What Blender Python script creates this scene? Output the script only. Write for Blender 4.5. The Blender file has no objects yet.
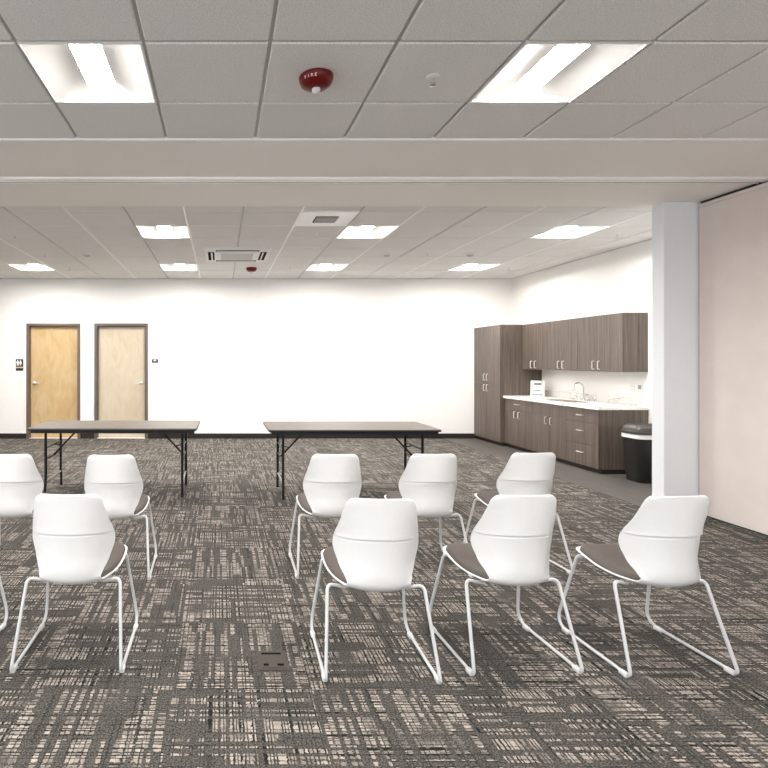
import bpy, bmesh, math, random
from mathutils import Vector, Matrix
random.seed(7)
S = bpy.context.scene
C = S.collection
PI = math.pi

# ------------------------------------------------------------------ materials
def new_mat(name):
    m = bpy.data.materials.new(name); m.use_nodes = True
    nt = m.node_tree
    return m, nt, nt.nodes['Principled BSDF']

def node(nt, typ, **kw):
    n = nt.nodes.new(typ)
    for k, v in kw.items(): setattr(n, k, v)
    return n

def simple(name, col, rough=0.5, metal=0.0, noise=0.0, nscale=40, bump=0.0, bscale=200, spec=0.5, coat=0.0):
    m, nt, b = new_mat(name)
    b.inputs['Roughness'].default_value = rough
    b.inputs['Metallic'].default_value = metal
    b.inputs['Specular IOR Level'].default_value = spec
    b.inputs['Coat Weight'].default_value = coat
    tc = node(nt, 'ShaderNodeTexCoord')
    n = node(nt, 'ShaderNodeTexNoise'); n.inputs['Scale'].default_value = nscale; n.inputs['Detail'].default_value = 3
    nt.links.new(tc.outputs['Object'], n.inputs['Vector'])
    r = node(nt, 'ShaderNodeValToRGB')
    a = max(noise, 0.01)
    r.color_ramp.elements[0].position = 0.3; r.color_ramp.elements[1].position = 0.7
    r.color_ramp.elements[0].color = tuple(min(1, c*(1-a)) for c in col) + (1,)
    r.color_ramp.elements[1].color = tuple(min(1, c*(1+a)) for c in col) + (1,)
    nt.links.new(n.outputs['Fac'], r.inputs['Fac']); nt.links.new(r.outputs['Color'], b.inputs['Base Color'])
    if bump:
        n2 = node(nt, 'ShaderNodeTexNoise'); n2.inputs['Scale'].default_value = bscale
        nt.links.new(tc.outputs['Object'], n2.inputs['Vector'])
        bp = node(nt, 'ShaderNodeBump'); bp.inputs['Strength'].default_value = bump; bp.inputs['Distance'].default_value = 0.002
        nt.links.new(n2.outputs['Fac'], bp.inputs['Height']); nt.links.new(bp.outputs['Normal'], b.inputs['Normal'])
    return m

def grain(name, stops, scale=(45, 45, 1.2), rough=0.45, fine=(160, 160, 3), coat=0.0):
    """streaky wood grain running along the small-scale axis"""
    m, nt, b = new_mat(name)
    b.inputs['Roughness'].default_value = rough
    b.inputs['Coat Weight'].default_value = coat
    tc = node(nt, 'ShaderNodeTexCoord')
    def streak(sc, det):
        mp = node(nt, 'ShaderNodeMapping'); mp.inputs['Scale'].default_value = sc
        nt.links.new(tc.outputs['Object'], mp.inputs['Vector'])
        n = node(nt, 'ShaderNodeTexNoise'); n.inputs['Scale'].default_value = 1; n.inputs['Detail'].default_value = det
        n.inputs['Roughness'].default_value = 0.6
        nt.links.new(mp.outputs['Vector'], n.inputs['Vector']); return n
    n1 = streak(scale, 4); n2 = streak(fine, 2)
    mx = node(nt, 'ShaderNodeMix'); mx.data_type = 'FLOAT'; mx.inputs['Factor'].default_value = 0.35
    nt.links.new(n1.outputs['Fac'], mx.inputs['A']); nt.links.new(n2.outputs['Fac'], mx.inputs['B'])
    r = node(nt, 'ShaderNodeValToRGB')
    e = r.color_ramp.elements
    e[0].position = stops[0][0]; e[0].color = stops[0][1] + (1,)
    e[1].position = stops[-1][0]; e[1].color = stops[-1][1] + (1,)
    for p, c in stops[1:-1]:
        x = e.new(p); x.color = c + (1,)
    nt.links.new(mx.outputs['Result'], r.inputs['Fac']); nt.links.new(r.outputs['Color'], b.inputs['Base Color'])
    return m

def emit(name, col, strength):
    m, nt, b = new_mat(name)
    b.inputs['Base Color'].default_value = (0.9, 0.9, 0.9, 1)
    b.inputs['Emission Color'].default_value = col + (1,)
    b.inputs['Emission Strength'].default_value = strength
    return m

def carpet_mat():
    m, nt, b = new_mat('patterned_carpet')
    b.inputs['Roughness'].default_value = 0.95
    b.inputs['Specular IOR Level'].default_value = 0.15
    L = nt.links.new
    def M(op, a, bb=None, c=None):
        n = node(nt, 'ShaderNodeMath', operation=op)
        for i, v in enumerate((a, bb, c)):
            if v is None: continue
            if isinstance(v, (int, float)): n.inputs[i].default_value = v
            else: L(v, n.inputs[i])
        return n.outputs[0]
    def W(x, y, z=0.0):
        cb = node(nt, 'ShaderNodeCombineXYZ')
        for i, v in enumerate((x, y, z)):
            if isinstance(v, (int, float)): cb.inputs[i].default_value = v
            else: L(v, cb.inputs[i])
        wn = node(nt, 'ShaderNodeTexWhiteNoise'); wn.noise_dimensions = '3D'
        L(cb.outputs[0], wn.inputs['Vector']); return wn.outputs['Value']
    tc = node(nt, 'ShaderNodeTexCoord')
    sp = node(nt, 'ShaderNodeSeparateXYZ'); L(tc.outputs['Object'], sp.inputs[0])
    x = M('ADD', sp.outputs[0], 0.21); y = M('ADD', sp.outputs[1], 0.04)
    T = 0.61
    tx = M('FLOOR', M('DIVIDE', x, T)); ty = M('FLOOR', M('DIVIDE', y, T))
    trand = W(tx, ty, 3.3)
    # alternate tiles are laid a quarter turn round
    par = M('MODULO', M('ADD', M('ADD', tx, ty), 200.0), 2.0)
    flip = M('GREATER_THAN', par, 0.5)
    inv = M('SUBTRACT', 1.0, flip)
    u = M('ADD', M('MULTIPLY', x, inv), M('MULTIPLY', y, flip))
    v = M('ADD', M('MULTIPLY', y, inv), M('MULTIPLY', x, flip))
    tz = M('MULTIPLY', trand, 91.0)
    pu = 0.019; pv = 0.0185
    # uneven yarn spacing: both grids are gently stretched and jittered
    def N1(val, sc, amp):
        n = node(nt, 'ShaderNodeTexNoise'); n.noise_dimensions = '1D'; n.inputs['Scale'].default_value = sc; n.inputs['Detail'].default_value = 1
        L(M('ADD', val, tz), n.inputs['W'])
        return M('MULTIPLY', M('SUBTRACT', n.outputs['Fac'], 0.5), amp)
    jit = node(nt, 'ShaderNodeTexNoise'); jit.inputs['Scale'].default_value = 70; jit.inputs['Detail'].default_value = 2
    L(tc.outputs['Object'], jit.inputs['Vector'])
    js = node(nt, 'ShaderNodeSeparateColor'); L(jit.outputs['Color'], js.inputs[0])
    u = M('ADD', M('ADD', u, N1(u, 24.0, 0.034)), M('MULTIPLY', M('SUBTRACT', js.outputs[0], 0.5), 0.016))
    v = M('ADD', M('ADD', v, N1(v, 28.0, 0.032)), M('MULTIPLY', M('SUBTRACT', js.outputs[1], 0.5), 0.012))
    cu = M('DIVIDE', u, pu); iu = M('FLOOR', cu)
    cv = M('DIVIDE', v, pv); iv = M('FLOOR', cv); fv = M('FRACT', cv); fu = M('FRACT', cu)
    off = W(M('FLOOR', M('DIVIDE', iu, 3.0)), 7.1, tz)
    seg = M('FLOOR', M('ADD', M('DIVIDE', v, 0.22), M('MULTIPLY', off, 4.0)))
    on = M('GREATER_THAN', W(iu, seg, tz), 0.47)
    amt = M('ADD', M('MULTIPLY', W(iu, iv, tz), 0.65), 0.35)
    rowr = W(iv, M('FLOOR', M('DIVIDE', u, 0.28)), tz)
    rowon = M('GREATER_THAN', rowr, 0.10)
    bar = M('GREATER_THAN', fv, 0.40)
    notgap = M('GREATER_THAN', M('ADD', fu, M('MULTIPLY', W(iu, 2.2, tz), 0.35)), 0.38)
    # plain grey patches
    nz = node(nt, 'ShaderNodeTexNoise'); nz.inputs['Scale'].default_value = 5.5; nz.inputs['Detail'].default_value = 1.5
    L(tc.outputs['Object'], nz.inputs['Vector'])
    g = M('MULTIPLY', M('SUBTRACT', nz.outputs['Fac'], 0.29), 6.0)
    g = M('MINIMUM', M('MAXIMUM', g, 0.0), 1.0)
    light = M('MULTIPLY', M('MULTIPLY', M('MULTIPLY', on, M('MULTIPLY', rowon, amt)), M('MULTIPLY', bar, notgap)), g)
    dark = M('MULTIPLY', M('MULTIPLY', M('LESS_THAN', fv, 0.26), M('GREATER_THAN', W(iv, M('FLOOR', M('DIVIDE', u, 0.12)), M('ADD', tz, 5.0)), 0.35)), M('MULTIPLY', g, M('ADD', M('MULTIPLY', on, 0.55), 0.42)))
    pile = node(nt, 'ShaderNodeTexNoise'); pile.inputs['Scale'].default_value = 150; pile.inputs['Detail'].default_value = 2
    L(tc.outputs['Object'], pile.inputs['Vector'])
    ramp = node(nt, 'ShaderNodeValToRGB')
    ramp.color_ramp.elements[0].position = 0.33; ramp.color_ramp.elements[0].color = CARPET[0] + (1,)
    ramp.color_ramp.elements[1].position = 0.68; ramp.color_ramp.elements[1].color = CARPET[1] + (1,)
    L(pile.outputs['Fac'], ramp.inputs['Fac'])
    def MIX(f, a, c):
        n = node(nt, 'ShaderNodeMix'); n.data_type = 'RGBA'
        L(f, n.inputs['Factor']); L(a, n.inputs['A'])
        n.inputs['B'].default_value = c + (1,)
        return n.outputs['Result']
    c = MIX(light, ramp.outputs['Color'], CARPET[2])
    dark2 = M('MULTIPLY', M('LESS_THAN', fu, 0.24), M('GREATER_THAN', W(iu, M('FLOOR', M('DIVIDE', v, 0.15)), M('ADD', tz, 9.0)), 0.55))
    dark = M('MAXIMUM', dark, M('MULTIPLY', dark2, M('MULTIPLY', g, 0.62)))
    c = MIX(dark, c, CARPET[3])
    L(c, b.inputs['Base Color'])
    bp = node(nt, 'ShaderNodeBump'); bp.inputs['Strength'].default_value = 0.5; bp.inputs['Distance'].default_value = 0.003
    L(pile.outputs['Fac'], bp.inputs['Height']); L(bp.outputs['Normal'], b.inputs['Normal'])
    return m
CARPET = ((0.014, 0.0125, 0.011), (0.130, 0.119, 0.109), (0.39, 0.342, 0.299), (0.006, 0.009, 0.008))

def ceiling_mat():
    m, nt, b = new_mat('mineral_ceiling_tile')
    b.inputs['Roughness'].default_value = 0.95; b.inputs['Specular IOR Level'].default_value = 0.1
    tc = node(nt, 'ShaderNodeTexCoord')
    n = node(nt, 'ShaderNodeTexNoise'); n.inputs['Scale'].default_value = 170; n.inputs['Detail'].default_value = 2
    n2 = node(nt, 'ShaderNodeTexNoise'); n2.inputs['Scale'].default_value = 1.3
    nt.links.new(tc.outputs['Object'], n.inputs['Vector']); nt.links.new(tc.outputs['Object'], n2.inputs['Vector'])
    r = node(nt, 'ShaderNodeValToRGB')
    r.color_ramp.elements[0].position = 0.30; r.color_ramp.elements[0].color = (0.66, 0.645, 0.63, 1)
    r.color_ramp.elements[1].position = 0.60; r.color_ramp.elements[1].color = (0.87, 0.86, 0.845, 1)
    nt.links.new(n.outputs['Fac'], r.inputs['Fac']); nt.links.new(r.outputs['Color'], b.inputs['Base Color'])
    bp = node(nt, 'ShaderNodeBump'); bp.inputs['Strength'].default_value = 0.3; bp.inputs['Distance'].default_value = 0.002
    nt.links.new(n.outputs['Fac'], bp.inputs['Height']); nt.links.new(bp.outputs['Normal'], b.inputs['Normal'])
    return m

def marble_mat():
    m, nt, b = new_mat('veined_white_counter')
    b.inputs['Roughness'].default_value = 0.25
    tc = node(nt, 'ShaderNodeTexCoord')
    n = node(nt, 'ShaderNodeTexNoise'); n.inputs['Scale'].default_value = 2.6; n.inputs['Detail'].default_value = 7; n.inputs['Distortion'].default_value = 1.2
    nt.links.new(tc.outputs['Object'], n.inputs['Vector'])
    r = node(nt, 'ShaderNodeValToRGB'); e = r.color_ramp.elements
    e[0].position = 0.0; e[0].color = (0.80, 0.775, 0.745, 1)
    e[1].position = 1.0; e[1].color = (0.86, 0.84, 0.81, 1)
    for p, c in ((0.475, (0.80, 0.775, 0.745, 1)), (0.495, (0.50, 0.45, 0.41, 1)), (0.515, (0.84, 0.82, 0.79, 1))):
        x = e.new(p); x.color = c
    nt.links.new(n.outputs['Fac'], r.inputs['Fac']); nt.links.new(r.outputs['Color'], b.inputs['Base Color'])
    return m

def vinyl_mat():
    m, nt, b = new_mat('grey_vinyl_plank')
    b.inputs['Roughness'].default_value = 0.55
    tc = node(nt, 'ShaderNodeTexCoord')
    mp = node(nt, 'ShaderNodeMapping'); mp.inputs['Rotation'].default_value = (0, 0, PI/2)
    nt.links.new(tc.outputs['Object'], mp.inputs['Vector'])
    br = node(nt, 'ShaderNodeTexBrick'); br.inputs['Scale'].default_value = 1
    br.inputs['Brick Width'].default_value = 1.2; br.inputs['Row Height'].default_value = 0.18; br.inputs['Mortar Size'].default_value = 0.0015
    br.inputs['Color1'].default_value = (0.070, 0.062, 0.056, 1); br.inputs['Color2'].default_value = (0.090, 0.081, 0.073, 1)
    br.inputs['Mortar'].default_value = (0.03, 0.026, 0.023, 1)
    nt.links.new(mp.outputs['Vector'], br.inputs['Vector'])
    mp2 = node(nt, 'ShaderNodeMapping'); mp2.inputs['Scale'].default_value = (60, 2.5, 1)
    nt.links.new(tc.outputs['Object'], mp2.inputs['Vector'])
    n = node(nt, 'ShaderNodeTexNoise'); n.inputs['Scale'].default_value = 1; n.inputs['Detail'].default_value = 3
    nt.links.new(mp2.outputs['Vector'], n.inputs['Vector'])
    mx = node(nt, 'ShaderNodeMix'); mx.data_type = 'RGBA'; mx.blend_type = 'OVERLAY'; mx.inputs['Factor'].default_value = 0.5
    nt.links.new(br.outputs['Color'], mx.inputs['A']); nt.links.new(n.outputs['Fac'], mx.inputs['B'])
    nt.links.new(mx.outputs['Result'], b.inputs['Base Color'])
    return m

def birch_mat(name, c0, c1, c2):
    m, nt, b = new_mat(name)
    b.inputs['Roughness'].default_value = 0.4
    tc = node(nt, 'ShaderNodeTexCoord')
    mp = node(nt, 'ShaderNodeMapping'); mp.inputs['Scale'].default_value = (5.0, 5.0, 2.6)
    nt.links.new(tc.outputs['Object'], mp.inputs['Vector'])
    n = node(nt, 'ShaderNodeTexNoise'); n.inputs['Scale'].default_value = 1; n.inputs['Detail'].default_value = 5; n.inputs['Distortion'].default_value = 1.2
    nt.links.new(mp.outputs['Vector'], n.inputs['Vector'])
    mp2 = node(nt, 'ShaderNodeMapping'); mp2.inputs['Scale'].default_value = (70, 70, 2.0)
    nt.links.new(tc.outputs['Object'], mp2.inputs['Vector'])
    n2 = node(nt, 'ShaderNodeTexNoise'); n2.inputs['Scale'].default_value = 1
    nt.links.new(mp2.outputs['Vector'], n2.inputs['Vector'])
    mx = node(nt, 'ShaderNodeMix'); mx.data_type = 'FLOAT'; mx.inputs['Factor'].default_value = 0.3
    nt.links.new(n.outputs['Fac'], mx.inputs['A']); nt.links.new(n2.outputs['Fac'], mx.inputs['B'])
    r = node(nt, 'ShaderNodeValToRGB'); e = r.color_ramp.elements
    e[0].position = 0.32; e[0].color = c0 + (1,); e[1].position = 0.68; e[1].color = c2 + (1,)
    x = e.new(0.5); x.color = c1 + (1,)
    nt.links.new(mx.outputs['Result'], r.inputs['Fac']); nt.links.new(r.outputs['Color'], b.inputs['Base Color'])
    return m

MT = {
    'wall': simple('white_wall_paint', (0.86, 0.845, 0.82), 0.6, bump=0.08, bscale=300),
    'stub': simple('daylight_tinted_paint', (0.80, 0.825, 0.85), 0.5, bump=0.05, bscale=300),  # bluish tint puts cool daylight into the wall end's colour
    'soffit': simple('beige_soffit_paint', (0.89, 0.86, 0.815), 0.55),
    'white_metal': simple('white_painted_metal', (0.80, 0.79, 0.77), 0.4),
    'tee': simple('shade_toned_grid_bar', (0.50, 0.49, 0.475), 0.45),  # white bars greyed, the shade of their recess put into the colour
    'trim_white': simple('white_trim', (0.82, 0.81, 0.79), 0.4),
    'bright_white': simple('bright_white_bar', (0.96, 0.955, 0.945), 0.35),
    'ceil': ceiling_mat(),
    'carpet': carpet_mat(),
    'vinyl': vinyl_mat(),
    'base': simple('dark_brown_rubber_base', (0.0245, 0.0196, 0.0168), 0.5, spec=0.2),
    'dark_gap': simple('black_gap_shade', (0.015, 0.014, 0.013), 0.8),  # black stands in for the shade inside narrow gaps
    'frame_brown': simple('brown_door_frame', (0.135, 0.092, 0.066), 0.4),
    'frame_dark': simple('umber_door_frame', (0.115, 0.090, 0.076), 0.4),
    'birch_gold': birch_mat('golden_birch_veneer', (0.4752, 0.3096, 0.1296), (0.5256, 0.3744, 0.1872), (0.5688, 0.4320, 0.2448)),
    'birch_pale': birch_mat('pale_birch_veneer', (0.4896, 0.4032, 0.2808), (0.5328, 0.4536, 0.3312), (0.5688, 0.4968, 0.3816)),
    'nickel': simple('satin_nickel', (0.78, 0.765, 0.74), 0.3, 0.75),
    'chrome': simple('chrome', (0.75, 0.75, 0.75), 0.12, 1.0),
    'wood': grain('grey_brown_laminate', [(0.33, (0.0488, 0.0340, 0.0259)), (0.47, (0.0999, 0.0762, 0.0614)), (0.58, (0.1332, 0.1051, 0.0866)), (0.70, (0.1850, 0.1517, 0.1273))]),
    'marble': marble_mat(),
    'steel': simple('brushed_steel', (0.55, 0.50, 0.44), 0.35, 1.0),
    'black': simple('black_plastic', (0.0119, 0.0112, 0.0105), 0.35),
    'lid': simple('dark_grey_plastic_lid', (0.050, 0.043, 0.038), 0.4),
    'bag': simple('white_bin_liner', (0.85, 0.84, 0.82), 0.45, bump=0.4, bscale=60),
    'shell': simple('white_chair_plastic', (0.72, 0.715, 0.71), 0.35),
    'tube': simple('pale_grey_painted_steel', (0.56, 0.565, 0.57), 0.3),
    'pad': simple('taupe_seat_fabric', (0.1020, 0.0859, 0.0765), 0.85, noise=0.25, nscale=400, bump=0.4, bscale=500),
    'table_top': grain('brown_table_laminate', [(0.3, (0.0780, 0.0598, 0.0489)), (0.5, (0.1118, 0.0884, 0.0744)), (0.7, (0.1482, 0.1222, 0.1040))], scale=(1.6, 40, 40), rough=0.5, fine=(4, 150, 150)),
    'table_edge': simple('black_table_edge', (0.007, 0.009, 0.014), 0.45, spec=0.3),
    'table_leg': simple('black_steel_leg', (0.006, 0.006, 0.007), 0.5, spec=0.25),
    'grey_bar': simple('worn_grey_bar', (0.28, 0.26, 0.24), 0.35, 0.5),
    'fabric': simple('beige_panel_fabric', (0.73, 0.65, 0.61), 0.9, noise=0.03, nscale=6, bump=0.25, bscale=700),
    'alu': simple('aluminium_trim', (0.78, 0.78, 0.77), 0.4, 0.2),
    'red': simple('red_alarm_plastic', (0.135, 0.0015, 0.003), 0.32, spec=0.3),
    'clear': simple('clear_lens_plastic', (0.75, 0.74, 0.72), 0.08),
    'led': emit('lit_lens', (1.0, 0.970, 0.935), 62.0),
    'led_far': emit('lit_lens_bright', (1.0, 0.970, 0.935), 92.0),
    'pan': simple('satin_grey_white_light_pan', (0.56, 0.55, 0.535), 0.5),
    'plate': simple('white_cover_plate', (0.80, 0.785, 0.76), 0.4),
    'box_brown': simple('taupe_floor_box', (0.058, 0.047, 0.041), 0.6, spec=0.2),
    'paper': simple('white_paper', (0.88, 0.875, 0.86), 0.6),
    'ink': simple('dark_ink', (0.05, 0.05, 0.052), 0.6),
    'ink_grey': simple('grey_print', (0.28, 0.29, 0.31), 0.6),
    'maroon': simple('dark_maroon_sign', (0.018, 0.008, 0.008), 0.45),
    'tan': simple('tan_sign_band', (0.62, 0.44, 0.28), 0.5),
    'grille': simple('pale_grey_grille', (0.50, 0.48, 0.46), 0.5),
    'slot': simple('dark_air_slot', (0.006, 0.0055, 0.005), 0.9, spec=0.05),
    'lavender': simple('grey_detector_lens', (0.62, 0.61, 0.63), 0.25),
}

# ------------------------------------------------------------------ mesh building
class MB:
    def __init__(s): s.bm = bmesh.new()
    def box(s, x0, x1, y0, y1, z0, z1, bev=0.0, seg=2, mat=None):
        r = bmesh.ops.create_cube(s.bm, size=1)
        vs = r['verts']
        for v in vs:
            v.co = Vector(((x0+x1)/2 + v.co.x*(x1-x0), (y0+y1)/2 + v.co.y*(y1-y0), (z0+z1)/2 + v.co.z*(z1-z0)))
        if mat is not None: bmesh.ops.transform(s.bm, matrix=mat, verts=vs)
        if bev > 0:
            es = list({e for v in vs for e in v.link_edges})
            bmesh.ops.bevel(s.bm, geom=es, offset=bev, segments=seg, affect='EDGES', profile=0.5)
        return s
    def tube(s, pts, r, n=12):
        pts = [Vector(p) for p in pts]
        rings = []; up = None
        for i, p in enumerate(pts):
            t = (pts[min(i+1, len(pts)-1)] - pts[max(i-1, 0)]).normalized()
            if up is None:
                up = Vector((0, 0, 1)) if abs(t.z) < 0.9 else Vector((1, 0, 0))
            a = t.cross(up)
            if a.length < 1e-6: a = t.cross(Vector((0, 1, 0)))
            a.normalize(); up = a.cross(t).normalized()
            rings.append([s.bm.verts.new(p + r*(math.cos(2*PI*k/n)*a + math.sin(2*PI*k/n)*up)) for k in range(n)])
        for A, B in zip(rings, rings[1:]):
            for k in range(n):
                s.bm.faces.new((A[k], A[(k+1) % n], B[(k+1) % n], B[k]))
        s.bm.faces.new(rings[0][::-1]); s.bm.faces.new(rings[-1])
        return s
    def lathe(s, prof, c=(0, 0, 0), n=32, axis='z', mat=None):
        """prof: list of (radius, height)"""
        rings = []; new = []
        for r, h in prof:
            if r < 1e-6:
                v = s.bm.verts.new((c[0], c[1], c[2]+h)); rings.append([v]); new.append(v)
            else:
                R = [s.bm.verts.new((c[0]+r*math.cos(2*PI*k/n), c[1]+r*math.sin(2*PI*k/n), c[2]+h)) for k in range(n)]
                rings.append(R); new += R
        for A, B in zip(rings, rings[1:]):
            for k in range(n):
                k2 = (k+1) % n
                if len(A) == 1 and len(B) == 1: continue
                if len(A) == 1: s.bm.faces.new((A[0], B[k2], B[k]))
                elif len(B) == 1: s.bm.faces.new((A[k], A[k2], B[0]))
                else: s.bm.faces.new((A[k], A[k2], B[k2], B[k]))
        if len(rings[0]) > 1: s.bm.faces.new(rings[0][::-1])
        if len(rings[-1]) > 1: s.bm.faces.new(rings[-1])
        if mat is not None: bmesh.ops.transform(s.bm, matrix=mat, verts=new)
        return s
    def loft(s, loops, cap=True):
        R = [[s.bm.verts.new(p) for p in L] for L in loops]
        n = len(R[0])
        for A, B in zip(R, R[1:]):
            for k in range(n):
                s.bm.faces.new((A[k], A[(k+1) % n], B[(k+1) % n], B[k]))
        if cap:
            s.bm.faces.new(R[0][::-1]); s.bm.faces.new(R[-1])
        return s
    def grid(s, P, close=False):
        V = [[s.bm.verts.new(p) for p in row] for row in P]
        for i in range(len(V)-1):
            for j in range(len(V[0])-1):
                s.bm.faces.new((V[i][j], V[i][j+1], V[i+1][j+1], V[i+1][j]))
        return V
    def build(s, name, mat, parent=None, smooth=35):
        bmesh.ops.recalc_face_normals(s.bm, faces=s.bm.faces)
        off = Vector((0, 0, 0)); p = parent
        while p is not None: off += p.location; p = p.parent
        if off.length: bmesh.ops.translate(s.bm, vec=-off, verts=s.bm.verts)
        me = bpy.data.meshes.new(name); s.bm.to_mesh(me); s.bm.free()
        me.materials.append(MT[mat] if isinstance(mat, str) else mat)
        if smooth:
            for f in me.polygons: f.use_smooth = True
            me.set_sharp_from_angle(angle=math.radians(smooth))
        o = bpy.data.objects.new(name, me); C.objects.link(o)
        if parent: o.parent = parent
        return o

def fillet(pts, rad, n=7):
    """round the inner corners of a polyline; rad: one radius or one per inner corner"""
    pts = [Vector(p) for p in pts]; out = [pts[0]]
    for i in range(1, len(pts)-1):
        r = rad if isinstance(rad, (int, float)) else rad[i-1]
        a = (pts[i-1]-pts[i]); b = (pts[i+1]-pts[i]); la, lb = a.length, b.length
        a.normalize(); b.normalize()
        ang = a.angle(b)
        d = min(r/math.tan(ang/2), 0.48*la, 0.48*lb)
        p0 = pts[i]+a*d; p1 = pts[i]+b*d
        for k in range(n+1):
            t = k/n
            out.append((1-t)**2*p0 + 2*t*(1-t)*pts[i] + t*t*p1)
    out.append(pts[-1]); return out

def rrect(x0, x1, y0, y1, z, r, n=5):
    L = []
    for cx, cy, a0 in ((x1-r, y1-r, 0), (x0+r, y1-r, PI/2), (x0+r, y0+r, PI), (x1-r, y0+r, 1.5*PI)):
        for k in range(n+1):
            a = a0 + PI/2*k/n
            L.append((cx+r*math.cos(a), cy+r*math.sin(a), z))
    return L

def thing(name, label, cat, loc=(0, 0, 0), group=None):
    o = bpy.data.objects.new(name, None); C.objects.link(o)
    o.empty_display_size = 0.1
    o.location = loc; o['label'] = label; o['category'] = cat; o['kind'] = 'thing'
    if group: o['group'] = group
    return o

def struct(o, label=None, cat=None):
    o['kind'] = 'structure'
    if label: o['label'] = label
    if cat: o['category'] = cat
    return o

def copy_tree(o, parent=None):
    c = o.copy(); C.objects.link(c)
    if parent: c.parent = parent
    for ch in o.children: copy_tree(ch, c)
    return c

def dup(o, loc, rz, label):
    c = copy_tree(o); c.location = loc; c.rotation_euler = (0, 0, rz); c['label'] = label
    return c

# ------------------------------------------------------------------ layout (metres; camera above the origin looking along +Y)
CAM_Z = 1.45
YB = 10.24            # back wall
XR = 5.503            # kitchen wall
XL = -6.6             # left wall (out of view)
YR = -4.2             # rear wall (behind the viewpoint)
XP = 4.54             # face of the folding partition
XRF = 4.72            # right wall of the near room
H1, H2, HS = 2.977, 3.012, 2.965   # near ceiling, far ceiling, soffit
YS0, YS1 = 3.722, 5.307            # soffit
GX, GY, T = -0.369, 3.206, 0.6096  # ceiling grid

# ------------------------------------------------------------------ shell of the room
WZ = (0.25, 2.8)
struct(MB().box(XL-0.1, XR+0.1, YR-0.1, YB+0.1, -0.12, 0.0).build('floor', 'carpet'),
       'grey and cream patterned carpet tiles across the whole room', 'floor')
struct(MB().box(4.2, XR, YS1, YB, 0.0, 0.003).build('floor_kitchen', 'vinyl'),
       'strip of plain grey plank flooring along the kitchen cabinets', 'floor')
# back wall with two door openings
D1 = (-3.649, -2.634); D2 = (-2.368, -1.358); DT = 2.168; FW = 0.052
m = MB()
xs = [XL, D1[0], D1[1], D2[0], D2[1], XR+0.1]
m.box(xs[0], xs[1], YB, YB+0.14, 0, 3.2); m.box(xs[2], xs[3], YB, YB+0.14, 0, 3.2); m.box(xs[4], xs[5], YB, YB+0.14, 0, 3.2)
m.box(xs[1], xs[2], YB, YB+0.14, DT, 3.2); m.box(xs[3], xs[4], YB, YB+0.14, DT, 3.2)
struct(m.build('wall_back', 'wall'), 'long white far wall with two wooden doors', 'wall')
struct(MB().box(XR, XR+0.12, YS1-0.15, YB, 0, 3.2).build('wall_right', 'wall'), 'white kitchen wall on the right', 'wall')
WL = (-3.2, 2.6)
struct(MB().box(XL-0.12, XL, WL[1], YB, 0, 3.2).box(XL-0.12, XL, YR, WL[0], 0, 3.2).box(XL-0.12, XL, WL[0], WL[1], 0, WZ[0]).box(XL-0.12, XL, WL[0], WL[1], WZ[1], 3.2).build('wall_left', 'wall'), 'white side wall', 'wall')
struct(MB().box(XRF, XRF+0.12, YR, 5.16, 0, 3.2).build('wall_near', 'wall'), 'white wall behind the folding partition', 'wall')
struct(MB().box(4.219, XR+0.1, 5.16, YS1, 0, HS, bev=0.004, seg=1).build('wall_divider', 'stub'),
       'white end of the wall between the two rooms, cool daylight in its colour', 'wall')
# rear wall with three wide windows (behind the viewpoint)
m = MB()
WN = [(-5.6, -3.0), (-2.2, 0.4), (1.2, 3.8)]
ex = XL
for a, b in WN:
    m.box(ex, a, YR-0.14, YR, 0, 3.2); m.box(a, b, YR-0.14, YR, 0, WZ[0]); m.box(a, b, YR-0.14, YR, WZ[1], 3.2); ex = b
m.box(ex, XRF+0.12, YR-0.14, YR, 0, 3.2)
struct(m.build('wall_rear', 'wall'), 'white wall with three wide windows', 'wall')
for k, (a, b) in enumerate(WN):
    m = MB()
    for x in (a, (a+b)/2-0.02, b-0.04): m.box(x, x+0.04, YR-0.1, YR-0.04, WZ[0], WZ[1])
    m.box(a, b, YR-0.1, YR-0.04, WZ[0], WZ[0]+0.04); m.box(a, b, YR-0.1, YR-0.04, WZ[1]-0.04, WZ[1])
    struct(m.build('window_%d' % (k+1), 'frame_dark'))

m = MB()
for k in range(5):
    y = WL[0]+k*(WL[1]-WL[0]-0.04)/4; m.box(XL-0.08, XL-0.02, y, y+0.04, WZ[0], WZ[1])
m.box(XL-0.08, XL-0.02, WL[0], WL[1], WZ[0], WZ[0]+0.04); m.box(XL-0.08, XL-0.02, WL[0], WL[1], WZ[1]-0.04, WZ[1])
struct(m.build('window_4', 'frame_dark'))  # unseen side window, added to bring in soft daylight

# suspended ceilings
FIX = set()      # cells that hold a fixture instead of a tile: (i, j)
def cell(i, j): return (GX+(i-1)*T, GX+i*T, GY-(1-j)*T, GY+j*T)   # cell (0,0) spans X[GX-T,GX], Y[GY-T,GY]
lights_front = [(i, j) for j in (0, -4, -8) for i in (-8, -4, 0, 4)]
lights_back = [(i, j) for j in (6, 10) for i in (-4, 0, 4, 8)]
DIFF = (3, 5)                    # square air diffuser
for c in lights_front + lights_back + [DIFF]: FIX.add(c)
CASS = (GX+0.5*T, GX+1.5*T)      # air cassette replaces parts of four tiles
CX, CY, CW = 0.245, 7.90, 0.47

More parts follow.
